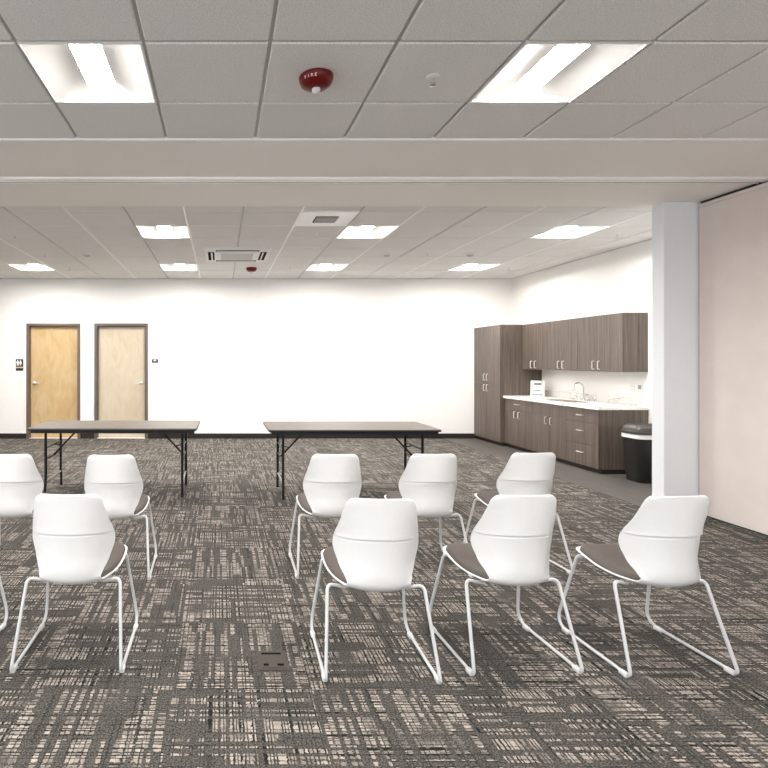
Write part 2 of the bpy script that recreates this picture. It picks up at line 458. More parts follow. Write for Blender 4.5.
def ceiling(name, x0, x1, y0, y1, H, label, main=False):
    m = MB(); g = MB(); gm = MB(); gap = 0.0095
    i0 = math.floor((x0-GX)/T); i1 = math.ceil((x1-GX)/T)+1
    j0 = math.floor((y0-GY)/T); j1 = math.ceil((y1-GY)/T)+1
    for i in range(i0, i1+1):
        for j in range(j0, j1+1):
            if (i, j) in FIX: continue
            a, b, c, d = cell(i, j)
            a, b, c, d = max(a+gap, x0), min(b-gap, x1), max(c+gap, y0), min(d-gap, y1)
            if b-a < 0.03 or d-c < 0.03: continue
            if main and a < CX+CW and b > CX-CW and c < CY+CW and d > CY-CW:
                # cut the tile round the cassette
                for (p, q, r, s_) in ((a, min(b, CX-CW), c, d), (max(a, CX+CW), b, c, d),
                                     (max(a, CX-CW), min(b, CX+CW), c, min(d, CY-CW)), (max(a, CX-CW), min(b, CX+CW), max(c, CY+CW), d)):
                    if q-p > 0.01 and s_-r > 0.01: m.box(p, q, r, s_, H, H+0.018)
                continue
            m.box(a, b, c, d, H, H+0.022, bev=0.006, seg=1)
    o = struct(m.build(name, 'ceil'), label, 'ceiling')
    hw = 0.013
    for i in range(i0, i1+1):
        x = GX+i*T
        if not (x0+0.02 < x < x1-0.02): continue
        low = main and (i % 2 == 0)
        z = H-0.0015 if low else H+0.013
        segs = [(y0, y1)]
        if main and CX-CW-hw < x < CX+CW+hw: segs = [(y0, CY-CW), (CY+CW, y1)]
        for a, b in segs: (gm if low else g).box(x-hw if not low else x-0.011, x+hw if not low else x+0.011, a, b, z, H+0.03)
    for j in range(j0, j1+1):
        y = GY+j*T
        if not (y0+0.02 < y < y1-0.02): continue
        segs = [(x0, x1)]
        if main and CY-CW-hw < y < CY+CW+hw: segs = [(x0, CX-CW), (CX+CW, x1)]
        for a, b in segs: g.box(a, b, y-hw, y+hw, H+0.0135, H+0.03)
    g.build('grid_bar', 'tee', o)
    if main: gm.build('main_bar', 'bright_white', o)
    MB().box(x0, x1, y0, y1, H+0.16, H+0.18).build('deck', 'dark_gap', o)
    return o
ceiling('ceiling', XL, XRF, YR, YS0, H1, 'grey speckled ceiling tiles over the near room')
ceiling('ceiling_far', XL, XR, YS1, YB, H2, 'grey speckled ceiling tiles over the far room', True)
# soffit between the rooms, with the partition track
struct(MB().box(XL, XR, YS0, 4.455, HS, 3.2, bev=0.003, seg=1).box(XL, XR, 4.60, YS1, HS, 3.2, bev=0.003, seg=1).box(XL, XR, 4.45, 4.61, HS+0.05, 3.2).build('ceiling_soffit', 'soffit'),
       'smooth beige soffit band crossing between the two rooms', 'soffit')
tk = struct(MB().box(XL, XP+0.02, 4.460, 4.552, HS-0.014, HS+0.05, bev=0.003, seg=1).box(XL, XP+0.02, 4.592, 4.606, HS-0.010, HS+0.05, bev=0.002, seg=1).build('trim_1', 'bright_white'),
       'pale metal partition track along the middle of the soffit', 'track')
MB().box(XL, XP+0.02, 4.553, 4.591, HS-0.002, HS+0.045).build('groove_shade', 'dark_gap', tk)  # dark strip laid between the track bars as the shade there
struct(MB().box(XL, XRF, YS0-0.005, YS0+0.004, HS-0.001, H1+0.03).build('trim_2', 'trim_white'), 'white edge trim of the soffit', 'trim')
struct(MB().box(XL, XR-0.03, YB-0.022, YB, H2-0.006, H2+0.02).box(XR-0.022, XR, YS1, YB, H2-0.006, H2+0.02).build('trim_3', 'tee'), 'wall angle round the far ceiling', 'trim')

# baseboards
for k, (a, b) in enumerate(((XL, D1[0]), (D1[1], D2[0]), (D2[1], 4.86))):
    struct(MB().box(a, b, YB-0.012, YB, 0, 0.095, bev=0.004, seg=1).build('baseboard_back', 'base'), 'dark brown baseboard along the white far wall', 'baseboard')
struct(MB().box(XR-0.012, XR, YS1, 7.04, 0, 0.095, bev=0.004, seg=1).build('baseboard_right', 'base'), 'dark brown baseboard by the bin', 'baseboard')
struct(MB().box(4.207, 4.219, 5.16, YS1, 0, 0.095).box(4.219, 4.5, 5.148, 5.16, 0, 0.095).build('baseboard_divider', 'base'), 'dark baseboard round the divider wall end', 'baseboard')
struct(MB().box(XL, XL+0.012, YR, YB, 0, 0.095).build('baseboard_left', 'base'), 'dark baseboard of the side wall', 'baseboard')

# ------------------------------------------------------------------ doors
def door(name, X, leafmat, framemat, side, label):
    x0, x1 = X
    root = bpy.data.objects.new(name, None); C.objects.link(root); root.location = ((x0+x1)/2, YB, 0)
    struct(root, label, 'door')
    m = MB(); y0, y1 = YB-0.018, YB+0.13
    m.box(x0-0.0, x0+FW, y0, y1, 0, DT, bev=0.003, seg=1); m.box(x1-FW, x1, y0, y1, 0, DT, bev=0.003, seg=1)
    m.box(x0+FW, x1-FW, y0, y1, DT-FW, DT, bev=0.003, seg=1)
    s = 0.014   # stop
    m.box(x0+FW, x0+FW+s, YB+0.035, YB+0.06, 0, DT-FW); m.box(x1-FW-s, x1-FW, YB+0.035, YB+0.06, 0, DT-FW)
    m.box(x0+FW+s, x1-FW-s, YB+0.035, YB+0.06, DT-FW-s, DT-FW)
    m.build('door_frame', framemat, root)
    leaf = MB().box(x0+FW+0.003, x1-FW-0.003, YB+0.060, YB+0.105, 0.008, DT-FW-0.004, bev=0.002, seg=1).build('door_leaf', leafmat, root)
    hx = x0+FW+0.075 if side < 0 else x1-FW-0.075
    m = MB(); R = Matrix.Translation((hx, YB+0.060, 1.04)) @ Matrix.Rotation(PI/2, 4, 'X')
    m.lathe([(0.0, 0.0), (0.033, 0.0), (0.033, 0.006), (0.027, 0.011), (0.013, 0.013), (0.012, 0.045), (0.0, 0.045)], n=24, mat=R)
    d = -side
    m.tube(fillet([(hx, YB+0.03, 1.04), (hx, YB+0.012, 1.04), (hx+d*0.03, YB+0.006, 1.04), (hx+d*0.125, YB+0.008, 1.036)], 0.015), 0.0095, 10)
    m.build('door_handle', 'nickel', leaf)
    MB().box(x0+FW, x1-FW, YB-0.01, YB+0.12, 0.0, 0.007).build('threshold', 'alu', root)
    return root
door('door_1', D1, 'birch_gold', 'frame_brown', -1, 'golden birch door with lever on its left side')
door('door_2', D2, 'birch_pale', 'frame_dark', 1, 'pale birch door with lever on its right side')
struct(MB().box(XL, -1.0, YB+0.14, YB+0.2, 0, 3.2).build('wall_beyond', 'wall'), 'backing wall behind the doors', 'wall')

# ------------------------------------------------------------------ wall devices
r = thing('restroom_sign', 'small dark restroom sign with white figures left of the golden door', 'sign', (-3.778, YB, 1.385))
MB().box(-3.848, -3.708, YB-0.010, YB-0.001, 1.275, 1.495, bev=0.003, seg=1).build('sign_plate', 'maroon', r)
def figure(m, x, z, skirt):
    y0, y1 = YB-0.0125, YB-0.0095
    m.lathe([(0, 0), (0.0095, 0), (0.0095, 0.003), (0, 0.003)], n=14, mat=Matrix.Translation((x, YB-0.0095, z+0.042)) @ Matrix.Rotation(PI/2, 4, 'X'))
    if skirt:
        pts = [(x-0.012, z+0.028), (x-0.026, z-0.015), (x+0.026, z-0.015), (x+0.012, z+0.028)]
        m.loft([[(p, y0, q) for p, q in pts], [(p, y1, q) for p, q in pts]])
        m.box(x-0.011, x-0.002, y0, y1, z-0.048, z-0.014); m.box(x+0.002, x+0.011, y0, y1, z-0.048, z-0.014)
    else:
        m.box(x-0.015, x+0.015, y0, y1, z-0.014, z+0.028)
        m.box(x-0.024, x-0.0165, y0, y1, z-0.008, z+0.026); m.box(x+0.0165, x+0.024, y0, y1, z-0.008, z+0.026)
        m.box(x-0.015, x-0.0015, y0, y1, z-0.050, z-0.014); m.box(x+0.0015, x+0.015, y0, y1, z-0.050, z-0.014)
m = MB(); figure(m, -3.812, 1.425, False); figure(m, -3.757, 1.425, True); m.box(-3.7865, -3.7835, YB-0.0125, YB-0.0095, 1.37, 1.475)
m.build('pictogram', 'paper', r)
MB().box(-3.843, -3.713, YB-0.0125, YB-0.0095, 1.325, 1.352).build('sign_band', 'tan', r)
r = thing('room_sign', 'tiny dark room sign right of the pale door', 'sign', (-1.225, YB, 1.46))
MB().box(-1.285, -1.165, YB-0.010, YB-0.001, 1.425, 1.495, bev=0.003, seg=1).build('sign_plate', 'ink', r)
MB().box(-1.250, -1.205, YB-0.0125, YB-0.0095, 1.460, 1.482).build('sign_insert', 'paper', r)

def plate(name, label, cat, axis, c, w, h, kind):
    """cover plate on the back wall (axis 'y') or on the kitchen wall (axis 'x')"""
    r = thing(name, label, cat, c)
    def bx(m, a0, a1, z0, z1, d0, d1, bev=0.0):
        if axis == 'y': m.box(c[0]+a0, c[0]+a1, c[1]-d1, c[1]-d0, c[2]+z0, c[2]+z1, bev=bev, seg=1)
        else: m.box(c[0]-d1, c[0]-d0, c[1]+a0, c[1]+a1, c[2]+z0, c[2]+z1, bev=bev, seg=1)
        return m
    bx(MB(), -w/2, w/2, -h/2, h/2, 0.001, 0.007, 0.002).build('cover_plate', 'plate', r)
    if kind == 'outlet':
        for z in (-0.02, 0.02):
            s = bx(MB(), -0.017, 0.017, z-0.014, z+0.014, 0.0065, 0.009, 0.001).build('socket', 'plate', r)
            m = MB()
            bx(m, -0.008, -0.005, z-0.004, z+0.007, 0.0085, 0.0095); bx(m, 0.005, 0.008, z-0.004, z+0.007, 0.0085, 0.0095); bx(m, -0.002, 0.002, z-0.011, z-0.007, 0.0085, 0.0095)
            m.build('socket_slot', 'ink', s)
    elif kind == 'switch':
        bx(MB(), -0.016, 0.016, -0.033, 0.033, 0.0065, 0.011, 0.002).build('rocker', 'plate', r)
    elif kind == 'dark':
        bx(MB(), -0.026, 0.026, -0.012, 0.040, 0.0065, 0.011, 0.002).build('rocker', 'ink_grey', r)
    return r
plate('wall_outlet', 'white power outlet low on the far wall between the two tables', 'outlet', 'y', (0.075, YB, 0.385), 0.085, 0.125, 'outlet')
plate('light_switch', 'white light switch under the restroom sign', 'switch', 'y', (-3.755, YB, 1.04), 0.085, 0.125, 'switch')
plate('counter_outlet', 'white power outlet above the counter, closer to the faucet', 'outlet', 'x', (XR, 7.24, 1.10), 0.08, 0.125, 'outlet')
plate('counter_switch', 'plate with dark grey square switch above the counter end by the bin', 'switch', 'x', (XR, 7.11, 1.10), 0.09, 0.125, 'dark')

# ------------------------------------------------------------------ kitchen
YE, YT = 6.97, 9.28   # near end of the run, side of the tall cabinet
GAP = 0.0018
def pull_v(m, x, y, z0, z1):
    m.tube(fillet([(x, y, z0), (x-0.03, y, z0), (x-0.03, y, z1), (x, y, z1)], 0.012), 0.0072, 8)
def pull_h(m, x, y0, y1, z):
    m.tube(fillet([(x, y0, z), (x-0.03, y0, z), (x-0.03, y1, z), (x, y1, z)], 0.012), 0.0072, 8)
def front(root, name, xf, y0, y1, z0, z1, pull=None):
    """a door or drawer front whose outer face is at X = xf"""
    o = MB().box(xf, xf+0.019, y0+GAP, y1-GAP, z0+GAP, z1-GAP, bev=0.0012, seg=1).build(name, 'wood', root)
    if pull:
        m = MB()
        if pull[0] == 'v': pull_v(m, xf+0.001, pull[1], pull[2], pull[3])
        else: pull_h(m, xf+0.001, pull[1], pull[2], pull[3])
        m.build('handle', 'nickel', o)
    return o
# tall cabinet
xt = 4.785
r = thing('tall_cabinet', 'tall grey brown pantry cabinet in the corner of the far wall', 'cabinet', ((xt+XR)/2, (YT+YB)/2, 0), None)
MB().box(xt+0.020, XR-0.003, YT, YB-0.014, 0.062, 2.08, bev=0.001, seg=1).build('cabinet_body', 'wood', r)
MB().box(xt+0.045, XR-0.02, YT+0.002, YB-0.014, 0.003, 0.0615).build('toe_kick', 'base', r)
ym = (YT+YB-0.014)/2
for a, b, s in ((YT, ym, 1), (ym, YB-0.014, -1)):
    hy = ym - s*0.055
    front(r, 'door', xt, a, b, 0.062, 1.075, ('v', hy, 0.925, 1.035))
    front(r, 'door', xt, a, b, 1.075, 2.08, ('v', hy, 1.115, 1.225))
# wall cabinets
xu = 5.173
ub = [YE+0.01, 7.855, 8.575, YT-0.004]; us = [7.455, 8.225, 8.945]
ulab = ['grey brown wall cabinet at the open end above the outlets', 'grey brown wall cabinet above the faucet', 'grey brown wall cabinet next to the tall pantry cabinet']
for k in range(3):
    a, b = ub[k]+(0.001 if k else 0), ub[k+1]-0.001
    r = thing('wall_cabinet', ulab[k], 'cabinet', ((xu+XR)/2, (a+b)/2, 1.315), 'wall cabinets over the counter')
    MB().box(xu+0.020, XR-0.0005, a, b, 1.315, 2.08, bev=0.001, seg=1).build('cabinet_body', 'wood', r)
    front(r, 'door', xu, a, us[k], 1.315, 2.08, ('v', us[k]-0.055, 1.345, 1.455))
    front(r, 'door', xu, us[k], b, 1.315, 2.08, ('v', us[k]+0.055, 1.345, 1.455))
# base cabinets
xb = 4.86
ZT, ZB = 0.828, 0.062      # underside of worktop, bottom of fronts
bb = [YE, 7.625, 8.475, YT-0.004]
def base(label, a, b):
    r = thing('base_cabinet', label, 'cabinet', ((xb+XR)/2, (a+b)/2, 0), 'base cabinets under the counter')
    m = MB()
    m.box(xb+0.020, XR-0.004, a+0.0005, a+0.019, ZB, ZT-0.001); m.box(xb+0.020, XR-0.004, b-0.019, b-0.0005, ZB, ZT-0.001)
    m.box(xb+0.020, XR-0.004, a+0.019, b-0.019, ZB, ZB+0.018); m.box(XR-0.02, XR-0.004, a+0.019, b-0.019, ZB+0.018, ZT-0.001)
    m.box(xb+0.020, xb+0.03, a+0.019, b-0.019, ZB+0.018, ZT-0.03)
    m.build('cabinet_body', 'wood', r)
    MB().box(xb+0.045, XR-0.02, a+0.001, b-0.001, 0.003, ZB-0.0005).build('toe_kick', 'base', r)
    return r
r = base('drawer base cabinet with three drawers at the counter end by the bin', bb[0], bb[1])
zs = [ZB, 0.350, 0.640, ZT-0.008]
for a, b in zip(zs, zs[1:]):
    zc = (a+b)/2 + (0.03 if b-a > 0.25 else 0)
    yc = (bb[0]+bb[1])/2 + 0.02
    front(r, 'drawer', xb, bb[0], bb[1], a, b, ('h', yc-0.055, yc+0.055, zc))
r = base('base cabinet with two doors below the sink', bb[1], bb[2])
front(r, 'false_front', xb, bb[1], bb[2], 0.655, ZT-0.008)
ym = 8.02
front(r, 'door', xb, bb[1], ym, ZB, 0.655, ('v', ym-0.062, 0.52, 0.625)); front(r, 'door', xb, ym, bb[2], ZB, 0.655, ('v', ym+0.062, 0.52, 0.625))
r = base('base cabinet with one drawer over two doors beside the tall pantry', bb[2], bb[3])
ym = 8.87
front(r, 'drawer', xb, bb[2], bb[3], 0.655, ZT-0.008, ('h', ym-0.055, ym+0.055, 0.745))
front(r, 'door', xb, bb[2], ym, ZB, 0.655, ('v', ym-0.062, 0.52, 0.625)); front(r, 'door', xb, ym, bb[3], ZB, 0.655, ('v', ym+0.062, 0.52, 0.625))
# worktop with a cut-out for the sink
r = thing('worktop', 'white veined counter top over the base cabinets', 'countertop', ((xb+XR)/2, (YE+YT)/2, ZT))
xw, zw = xb-0.022, ZT+0.04
sx0, sx1, sy0, sy1 = 4.965, 5.30, 7.68, 8.40
m = MB()
m.box(xw, XR-0.004, YE-0.015, sy0, ZT, zw); m.box(xw, XR-0.004, sy1, YT-0.002, ZT, zw)
m.box(xw, sx0, sy0, sy1, ZT, zw); m.box(sx1, XR-0.004, sy0, sy1, ZT, zw)
m.build('counter_slab', 'marble', r)
MB().box(XR-0.022, XR-0.004, YE-0.015, YT-0.002, zw, zw+0.10, bev=0.002, seg=1).build('backsplash', 'marble', r)
# sink hung in the cut-out
e = 0.003
r = thing('sink', 'steel sink bowl sunk into the white counter', 'sink', ((sx0+sx1)/2, (sy0+sy1)/2, ZT-0.2))
L = [rrect(sx0+e, sx1-e, sy0+e, sy1-e, zw-0.004, 0.04), rrect(sx0+e+0.004, sx1-e-0.004, sy0+e+0.004, sy1-e-0.004, zw-0.12, 0.04),
     rrect(sx0+0.03, sx1-0.03, sy0+0.03, sy1-0.03, zw-0.19, 0.04)]
O = [[(x, y, z-0.003) for x, y, z in rrect(sx0+0.026, sx1-0.026, sy0+0.026, sy1-0.026, zw-0.19, 0.04)],
     rrect(sx0+e+0.001, sx1-e-0.001, sy0+e+0.001, sy1-e-0.001, zw-0.12, 0.04), rrect(sx0+0.001, sx1-0.001, sy0+0.001, sy1-0.001, zw-0.003, 0.04)]
m = MB(); m.loft(L[::1], cap=False); m.loft(O, cap=False)
m.bm.faces.new([m.bm.verts.new(p) for p in L[2]]); m.bm.faces.new([m.bm.verts.new(p) for p in O[0]])
bmesh.ops.remove_doubles(m.bm, verts=m.bm.verts, dist=0.0005)
m.build('bowl', 'steel', r)
MB().lathe([(0, 0), (0.035, 0), (0.035, 0.004), (0.02, 0.003), (0, 0.002)], c=((sx0+sx1)/2, 8.04, zw-0.19)).build('drain', 'chrome', r)
# faucet
fx, fy = 5.385, 8.04
r = thing('faucet', 'chrome gooseneck faucet with lever handles behind the sink', 'faucet', (fx, fy, zw))
path = [(fx, fy, zw), (fx, fy, zw+0.19)]
for k in range(1, 13):
    a = PI*k/12*1.08
    path.append((fx-0.075+0.075*math.cos(a), fy, zw+0.19+0.075*math.sin(a)))
path.append((fx-0.152, fy, zw+0.15))
m = MB(); m.tube(path, 0.0105, 12); m.lathe([(0, 0), (0.026, 0), (0.026, 0.008), (0.016, 0.03), (0, 0.03)], c=(fx, fy, zw)); m.build('spout', 'chrome', r)
for dy in (-0.10, 0.10):
    m = MB(); m.lathe([(0, 0), (0.024, 0), (0.022, 0.01), (0.014, 0.045), (0.012, 0.055), (0, 0.056)], c=(fx, fy+dy, zw))
    m.tube([(fx, fy+dy, zw+0.05), (fx-0.02, fy+dy*1.3, zw+0.062), (fx-0.03, fy+dy*1.75, zw+0.068)], 0.006, 8)
    m.build('lever_handle', 'chrome', r)
m = MB(); m.lathe([(0, 0), (0.02, 0), (0.018, 0.01), (0.012, 0.03), (0.014, 0.075), (0.009, 0.085), (0, 0.086)], c=(fx+0.01, fy-0.24, zw)); m.build('side_spray', 'chrome', r)
# sign holder on the counter
cx, cy = 5.27, 9.02
r = thing('counter_sign', 'white printed sheet in a stand on the counter beside the tall cabinet', 'sign', (cx, cy, zw))
tilt = Matrix.Translation((cx, cy, zw+0.001)) @ Matrix.Rotation(math.radians(-38), 4, 'Z') @ Matrix.Rotation(math.radians(-10), 4, 'X')
# local: sheet faces -Y
def tb(m, x0, x1, y0, y1, z0, z1): m.box(x0, x1, y0, y1, z0, z1, mat=tilt); return m
tb(MB(), -0.10, 0.10, 0.0, 0.004, 0.0, 0.265).build('sheet', 'paper', r)
tb(tb(tb(MB(), -0.055, 0.055, -0.0012, 0.0005, 0.195, 0.222), -0.065, 0.02, -0.0012, 0.0005, 0.15, 0.165), -0.065, 0.045, -0.0012, 0.0005, 0.095, 0.112).build('print_line', 'ink', r)
tb(MB(), -0.085, 0.085, -0.0012, 0.0005, 0.012, 0.05).build('print_band', 'ink_grey', r)
m = MB(); m.box(-0.09, 0.09, 0.0, 0.085, 0.0, 0.003, mat=Matrix.Translation((cx, cy, zw)) @ Matrix.Rotation(math.radians(-38), 4, 'Z')); m.build('stand_foot', 'clear', r)

# bin
bx0, bx1, by0, by1 = 4.945, 5.375, 6.40, 6.755
r = thing('trash_bin', 'black plastic bin with white liner showing under its lid, beside the drawers', 'bin', ((bx0+bx1)/2, (by0+by1)/2, 0.003))
def rl(i, z, rad): return rrect(bx0+i, bx1-i, by0+i*0.8, by1-i*0.8, z, rad, 7)
MB().loft([rl(0.050, 0.003, 0.07), rl(0.043, 0.012, 0.075), rl(0.010, 0.545, 0.09), rl(0.008, 0.56, 0.09)]).build('bin_body', 'black', r)
MB().loft([rl(0.012, 0.525, 0.09), rl(0.000, 0.53, 0.095), rl(0.001, 0.552, 0.095), rl(-0.002, 0.574, 0.097), rl(0.012, 0.578, 0.09)]).build('bin_liner', 'bag', r)
MB().loft([rl(-0.004, 0.5785, 0.10), rl(-0.008, 0.584, 0.10), rl(-0.008, 0.612, 0.10), rl(0.0, 0.618, 0.10), rl(0.002, 0.640, 0.10), rl(0.02, 0.668, 0.10), rl(0.055, 0.688, 0.10), rl(0.10, 0.6558, 0.07)]).build('bin_lid', 'lid', r)

# ------------------------------------------------------------------ folding partition on the right
r = thing('folding_partition', 'tall beige fabric partition panels folded along the near right side', 'partition', (XP+0.05, 2.5, 0))
pe = [5.148, 3.93, 2.71, 1.49, 0.27]
for k in range(4):
    a, b = pe[k+1], pe[k]
    p = MB().box(XP, XP+0.10, a+0.0015, b-0.0015, 0.028, 2.905, bev=0.003, seg=1).build('panel', 'fabric', r)
    MB().box(XP-0.004, XP+0.104, a+0.001, b-0.001, 0.012, 0.027, bev=0.002, seg=1).build('bottom_trim', 'alu', p)
    MB().box(XP+0.01, XP+0.09, a+0.001, b-0.001, 0.002, 0.0115).build('floor_gap_shade', 'dark_gap', p)  # dark strip added as the shadow gap above the floor
    MB().box(XP-0.006, XP+0.106, a+0.001, b-0.001, 2.906, 2.938, bev=0.003, seg=1).build('top_trim', 'fabric', p)
    MB().box(XP+0.02, XP+0.08, a+0.001, b-0.001, 2.939, HS-0.001).build('top_gap_shade', 'dark_gap', p)  # dark filler painted as the shade between panel and soffit

# ------------------------------------------------------------------ ceiling devices
def make_light(label):
    z = 0.0; h = T/2-0.006
    r = thing('ceiling_light', label, 'ceiling light', (0, 0, 0), 'square recessed ceiling lights')
    # rim, curved white pans either side of a lit lens running front to back
    m = MB()
    w = 0.010
    m.box(-h, h, -h, -h+w, -0.003, 0.02); m.box(-h, h, h-w, h, -0.003, 0.02)
    m.box(-h, -h+w, -h+w, h-w, -0.003, 0.02); m.box(h-w, h, -h+w, h-w, -0.003, 0.02)
    m.build('frame', 'white_metal', r)
    a, c = h-w, 0.078
    for s in (-1, 1):
        rows = []
        for k in range(9):
            t = k/8
            x = s*(a + (c-a)*t); zz = 0.002 + 0.050*math.sin(PI*t*0.55)
            rows.append((x, zz))
        V0 = [[(x, y, zz) for x, zz in rows] for y in (-a, a)]
        V1 = [[(x, y, zz+0.004) for x, zz in rows] for y in (-a, a)]
        m = MB(); m.grid(V0); m.grid(V1)
        m.build('reflector', 'pan', r)
    for y in (-a+0.001, a-0.001):   # end plates closing the pans
        MB().box(-a, a, y-0.002, y+0.002, 0.018, 0.08).build('end_plate', 'pan', r)
    prof = [(c*math.cos(PI*k/12), 0.0515-0.0042*math.sin(PI*k/12)) for k in range(13)]
    loops = [[(x, y, zz) for x, zz in prof] for y in (-a+0.004, a-0.004)]
    MB().loft(loops).build('lens', 'led', r)
    return r
def cname(i, j): 
    a, b, c, d = cell(i, j); return ((a+b)/2, (c+d)/2)
LL = {(0, 0): 'near square ceiling light left of the red alarm', (4, 0): 'near square ceiling light on the far side of the sprinkler from the red alarm',
      (0, 6): 'square ceiling light in the far room left of the air cassette', (4, 6): 'square ceiling light adjoining the white air diffuser panel',
      (8, 6): 'square ceiling light in the far room by the kitchen side wall, nearest the soffit',
      (-4, 10): 'small far square ceiling light at the left edge, above the restroom sign', (0, 10): 'far square ceiling light close to the wall, left of the small red alarm',
      (4, 10): 'far square ceiling light close to the wall, right of the small red alarm', (8, 10): 'far square ceiling light close to the wall above the tall cabinet'}
proto = None
far_lens = None
for (i, j) in lights_front + lights_back:
    x, y = cname(i, j); H = H1 if (i, j) in lights_front else H2
    lab = LL.get((i, j), 'square ceiling light outside the picture')
    if proto is None:
        proto = make_light(lab); proto.location = (x, y, H)
    else:
        c = dup(proto, (x, y, H), 0, lab)
        if H == H2:      # the far room's lamps burn a little brighter
            for ch in c.children:
                if ch.name.startswith('lens'):
                    if far_lens is None: far_lens = ch.data.copy(); far_lens.materials[0] = MT['led_far']
                    ch.data = far_lens

# air diffuser
x, y = cname(*DIFF); z = H2
r = thing('air_diffuser', 'white square air diffuser panel with grey centre, next to a light', 'air diffuser', (x, y, z))
h = T/2-0.004
MB().box(x-h, x+h, y-h, y+h, z-0.006, z+0.012, bev=0.004, seg=1).build('face_panel', 'bright_white', r)
m = MB(); q = 0.125
m.box(x-q, x+q, y-q, y+q, z-0.010, z-0.0055, bev=0.002, seg=1)
m.build('centre_grille', 'slot', r)
m = MB()
for k in range(7): 
    yy = y-q+0.02+k*0.036
    m.box(x-q+0.01, x+q-0.01, yy, yy+0.016, z-0.0135, z-0.0095)
m.build('grille_slat', 'grille', r)
# air cassette
r = thing('air_cassette', 'white ceiling air conditioning cassette with square intake grille', 'air conditioner', (CX, CY, H2))
z = H2; w = CW-0.002
MB().loft([rrect(CX-w, CX+w, CY-w, CY+w, z+0.01, 0.03), rrect(CX-w, CX+w, CY-w, CY+w, z-0.012, 0.03), rrect(CX-w+0.02, CX+w-0.02, CY-w+0.02, CY+w-0.02, z-0.030, 0.03)]).build('panel', 'white_metal', r)
for k in range(4):
    M4 = Matrix.Translation((CX, CY, 0)) @ Matrix.Rotation(k*PI/2, 4, 'Z')
    lv = MB().box(-0.30, 0.30, 0.325, 0.415, z-0.0335, z-0.0295, bev=0.001, seg=1, mat=M4).build('air_slot', 'slot', r)
    MB().box(-0.285, 0.285, 0.352, 0.372, z-0.0385, z-0.0335, bev=0.001, seg=1, mat=M4).build('louver', 'white_metal', lv)
m = MB(); m.box(CX-0.27, CX+0.27, CY-0.27, CY+0.27, z-0.040, z-0.0295, bev=0.006); g = m.build('intake_grille', 'white_metal', r)
m = MB()
for k in range(11): m.box(CX-0.23, CX+0.23, CY-0.235+k*0.0435, CY-0.205+k*0.0435, z-0.0415, z-0.0395)
m.build('grille_slot', 'grille', g)

# fire alarms
def alarm(x, y, H, label, letters):
    r = thing('fire_alarm', label, 'fire alarm', (x, y, H), 'red ceiling fire alarms')
    prof = [(0, 0), (0.088, 0), (0.092, -0.006), (0.090, -0.022), (0.080, -0.044), (0.058, -0.060), (0.030, -0.066), (0, -0.067)]
    MB().lathe(prof, c=(x, y, H), n=40).build('housing', 'red', r)
    MB().lathe([(0, -0.066), (0.023, -0.066), (0.023, -0.076), (0.020, -0.086), (0.011, -0.092), (0, -0.094)], c=(x, y, H), n=24).build('strobe_lens', 'clear', r)
    if letters:
        m = MB()
        for k, ch in enumerate('FIRE'):
            cu = bpy.data.curves.new('letter', 'FONT'); cu.body = ch; cu.size = 0.021; cu.extrude = 0.0006; cu.align_x = 'CENTER'; cu.align_y = 'CENTER'
            to = bpy.data.objects.new('letter', cu); C.objects.link(to)
            me = bpy.data.meshes.new_from_object(to.evaluated_get(bpy.context.evaluated_depsgraph_get()))
            bpy.data.objects.remove(to)
            az = math.radians(-140 + k*13)
            n = Vector((math.cos(az)*0.90, math.sin(az)*0.90, -0.43)).normalized()
            tang = Vector((-math.sin(az), math.cos(az), 0)); up = n.cross(tang)
            pos = Vector((x+0.0862*math.cos(az), y+0.0862*math.sin(az), H-0.0325))
            M4 = Matrix(((tang.x, up.x, n.x, pos.x), (tang.y, up.y, n.y, pos.y), (tang.z, up.z, n.z, pos.z), (0, 0, 0, 1)))
            me.transform(M4); m.bm.from_mesh(me)
        m.build('lettering', 'paper', r, smooth=0)
    return r
alarm(0.515, 2.91, H1, 'large red fire alarm strobe on the near ceiling', True)
alarm(0.526, 9.06, H2, 'small distant red fire alarm strobe near the far wall', False)

# sprinklers
def make_sprinkler(label):
    r = thing('sprinkler', label, 'sprinkler', (0, 0, 0), 'ceiling sprinklers')
    MB().lathe([(0, 0.0), (0.034, 0.0), (0.034, -0.003), (0.024, -0.009), (0.014, -0.010), (0, -0.010)], n=24).build('escutcheon', 'white_metal', r)
    m = MB(); m.lathe([(0, -0.009), (0.011, -0.009), (0.011, -0.02), (0, -0.02)], n=14)
    for s in (-1, 1): m.tube([(s*0.009, 0, -0.018), (s*0.012, 0, -0.032), (s*0.003, 0, -0.046)], 0.0022, 8)
    m.build('frame_arm', 'chrome', r)
    m = MB(); m.lathe([(0, -0.045), (0.017, -0.046), (0.017, -0.048), (0.004, -0.052), (0, -0.052)], n=18); m.build('deflector', 'chrome', r)
    return r
spr = [((1.14, 2.91), H1, 'sprinkler head on the near ceiling right of the red alarm'),
       ((-2.51, 6.64), H2, 'sprinkler head at the left edge of the far ceiling, nearest the soffit'),
       ((1.16, 6.64), H2, 'sprinkler head beside the air diffuser panel'),
       ((4.88, 6.67), H2, 'sprinkler head above the wall cabinets, right of the big light'),
       ((-2.53, 7.84), H2, 'sprinkler head left of the small white smoke detector'),
       ((3.0, 7.84), H2, 'sprinkler head between the two domed detectors'),
       ((-2.49, 9.0), H2, 'sprinkler head beside the far left light'),
       ((1.16, 9.0), H2, 'sprinkler head right of the distant red alarm'),
       ((4.83, 9.06), H2, 'sprinkler head above the tall cabinet corner')]
sp0 = None
for (x, y), H, lab in spr:
    if sp0 is None: sp0 = make_sprinkler(lab); sp0.location = (x, y, H)
    else: dup(sp0, (x, y, H), 0, lab)
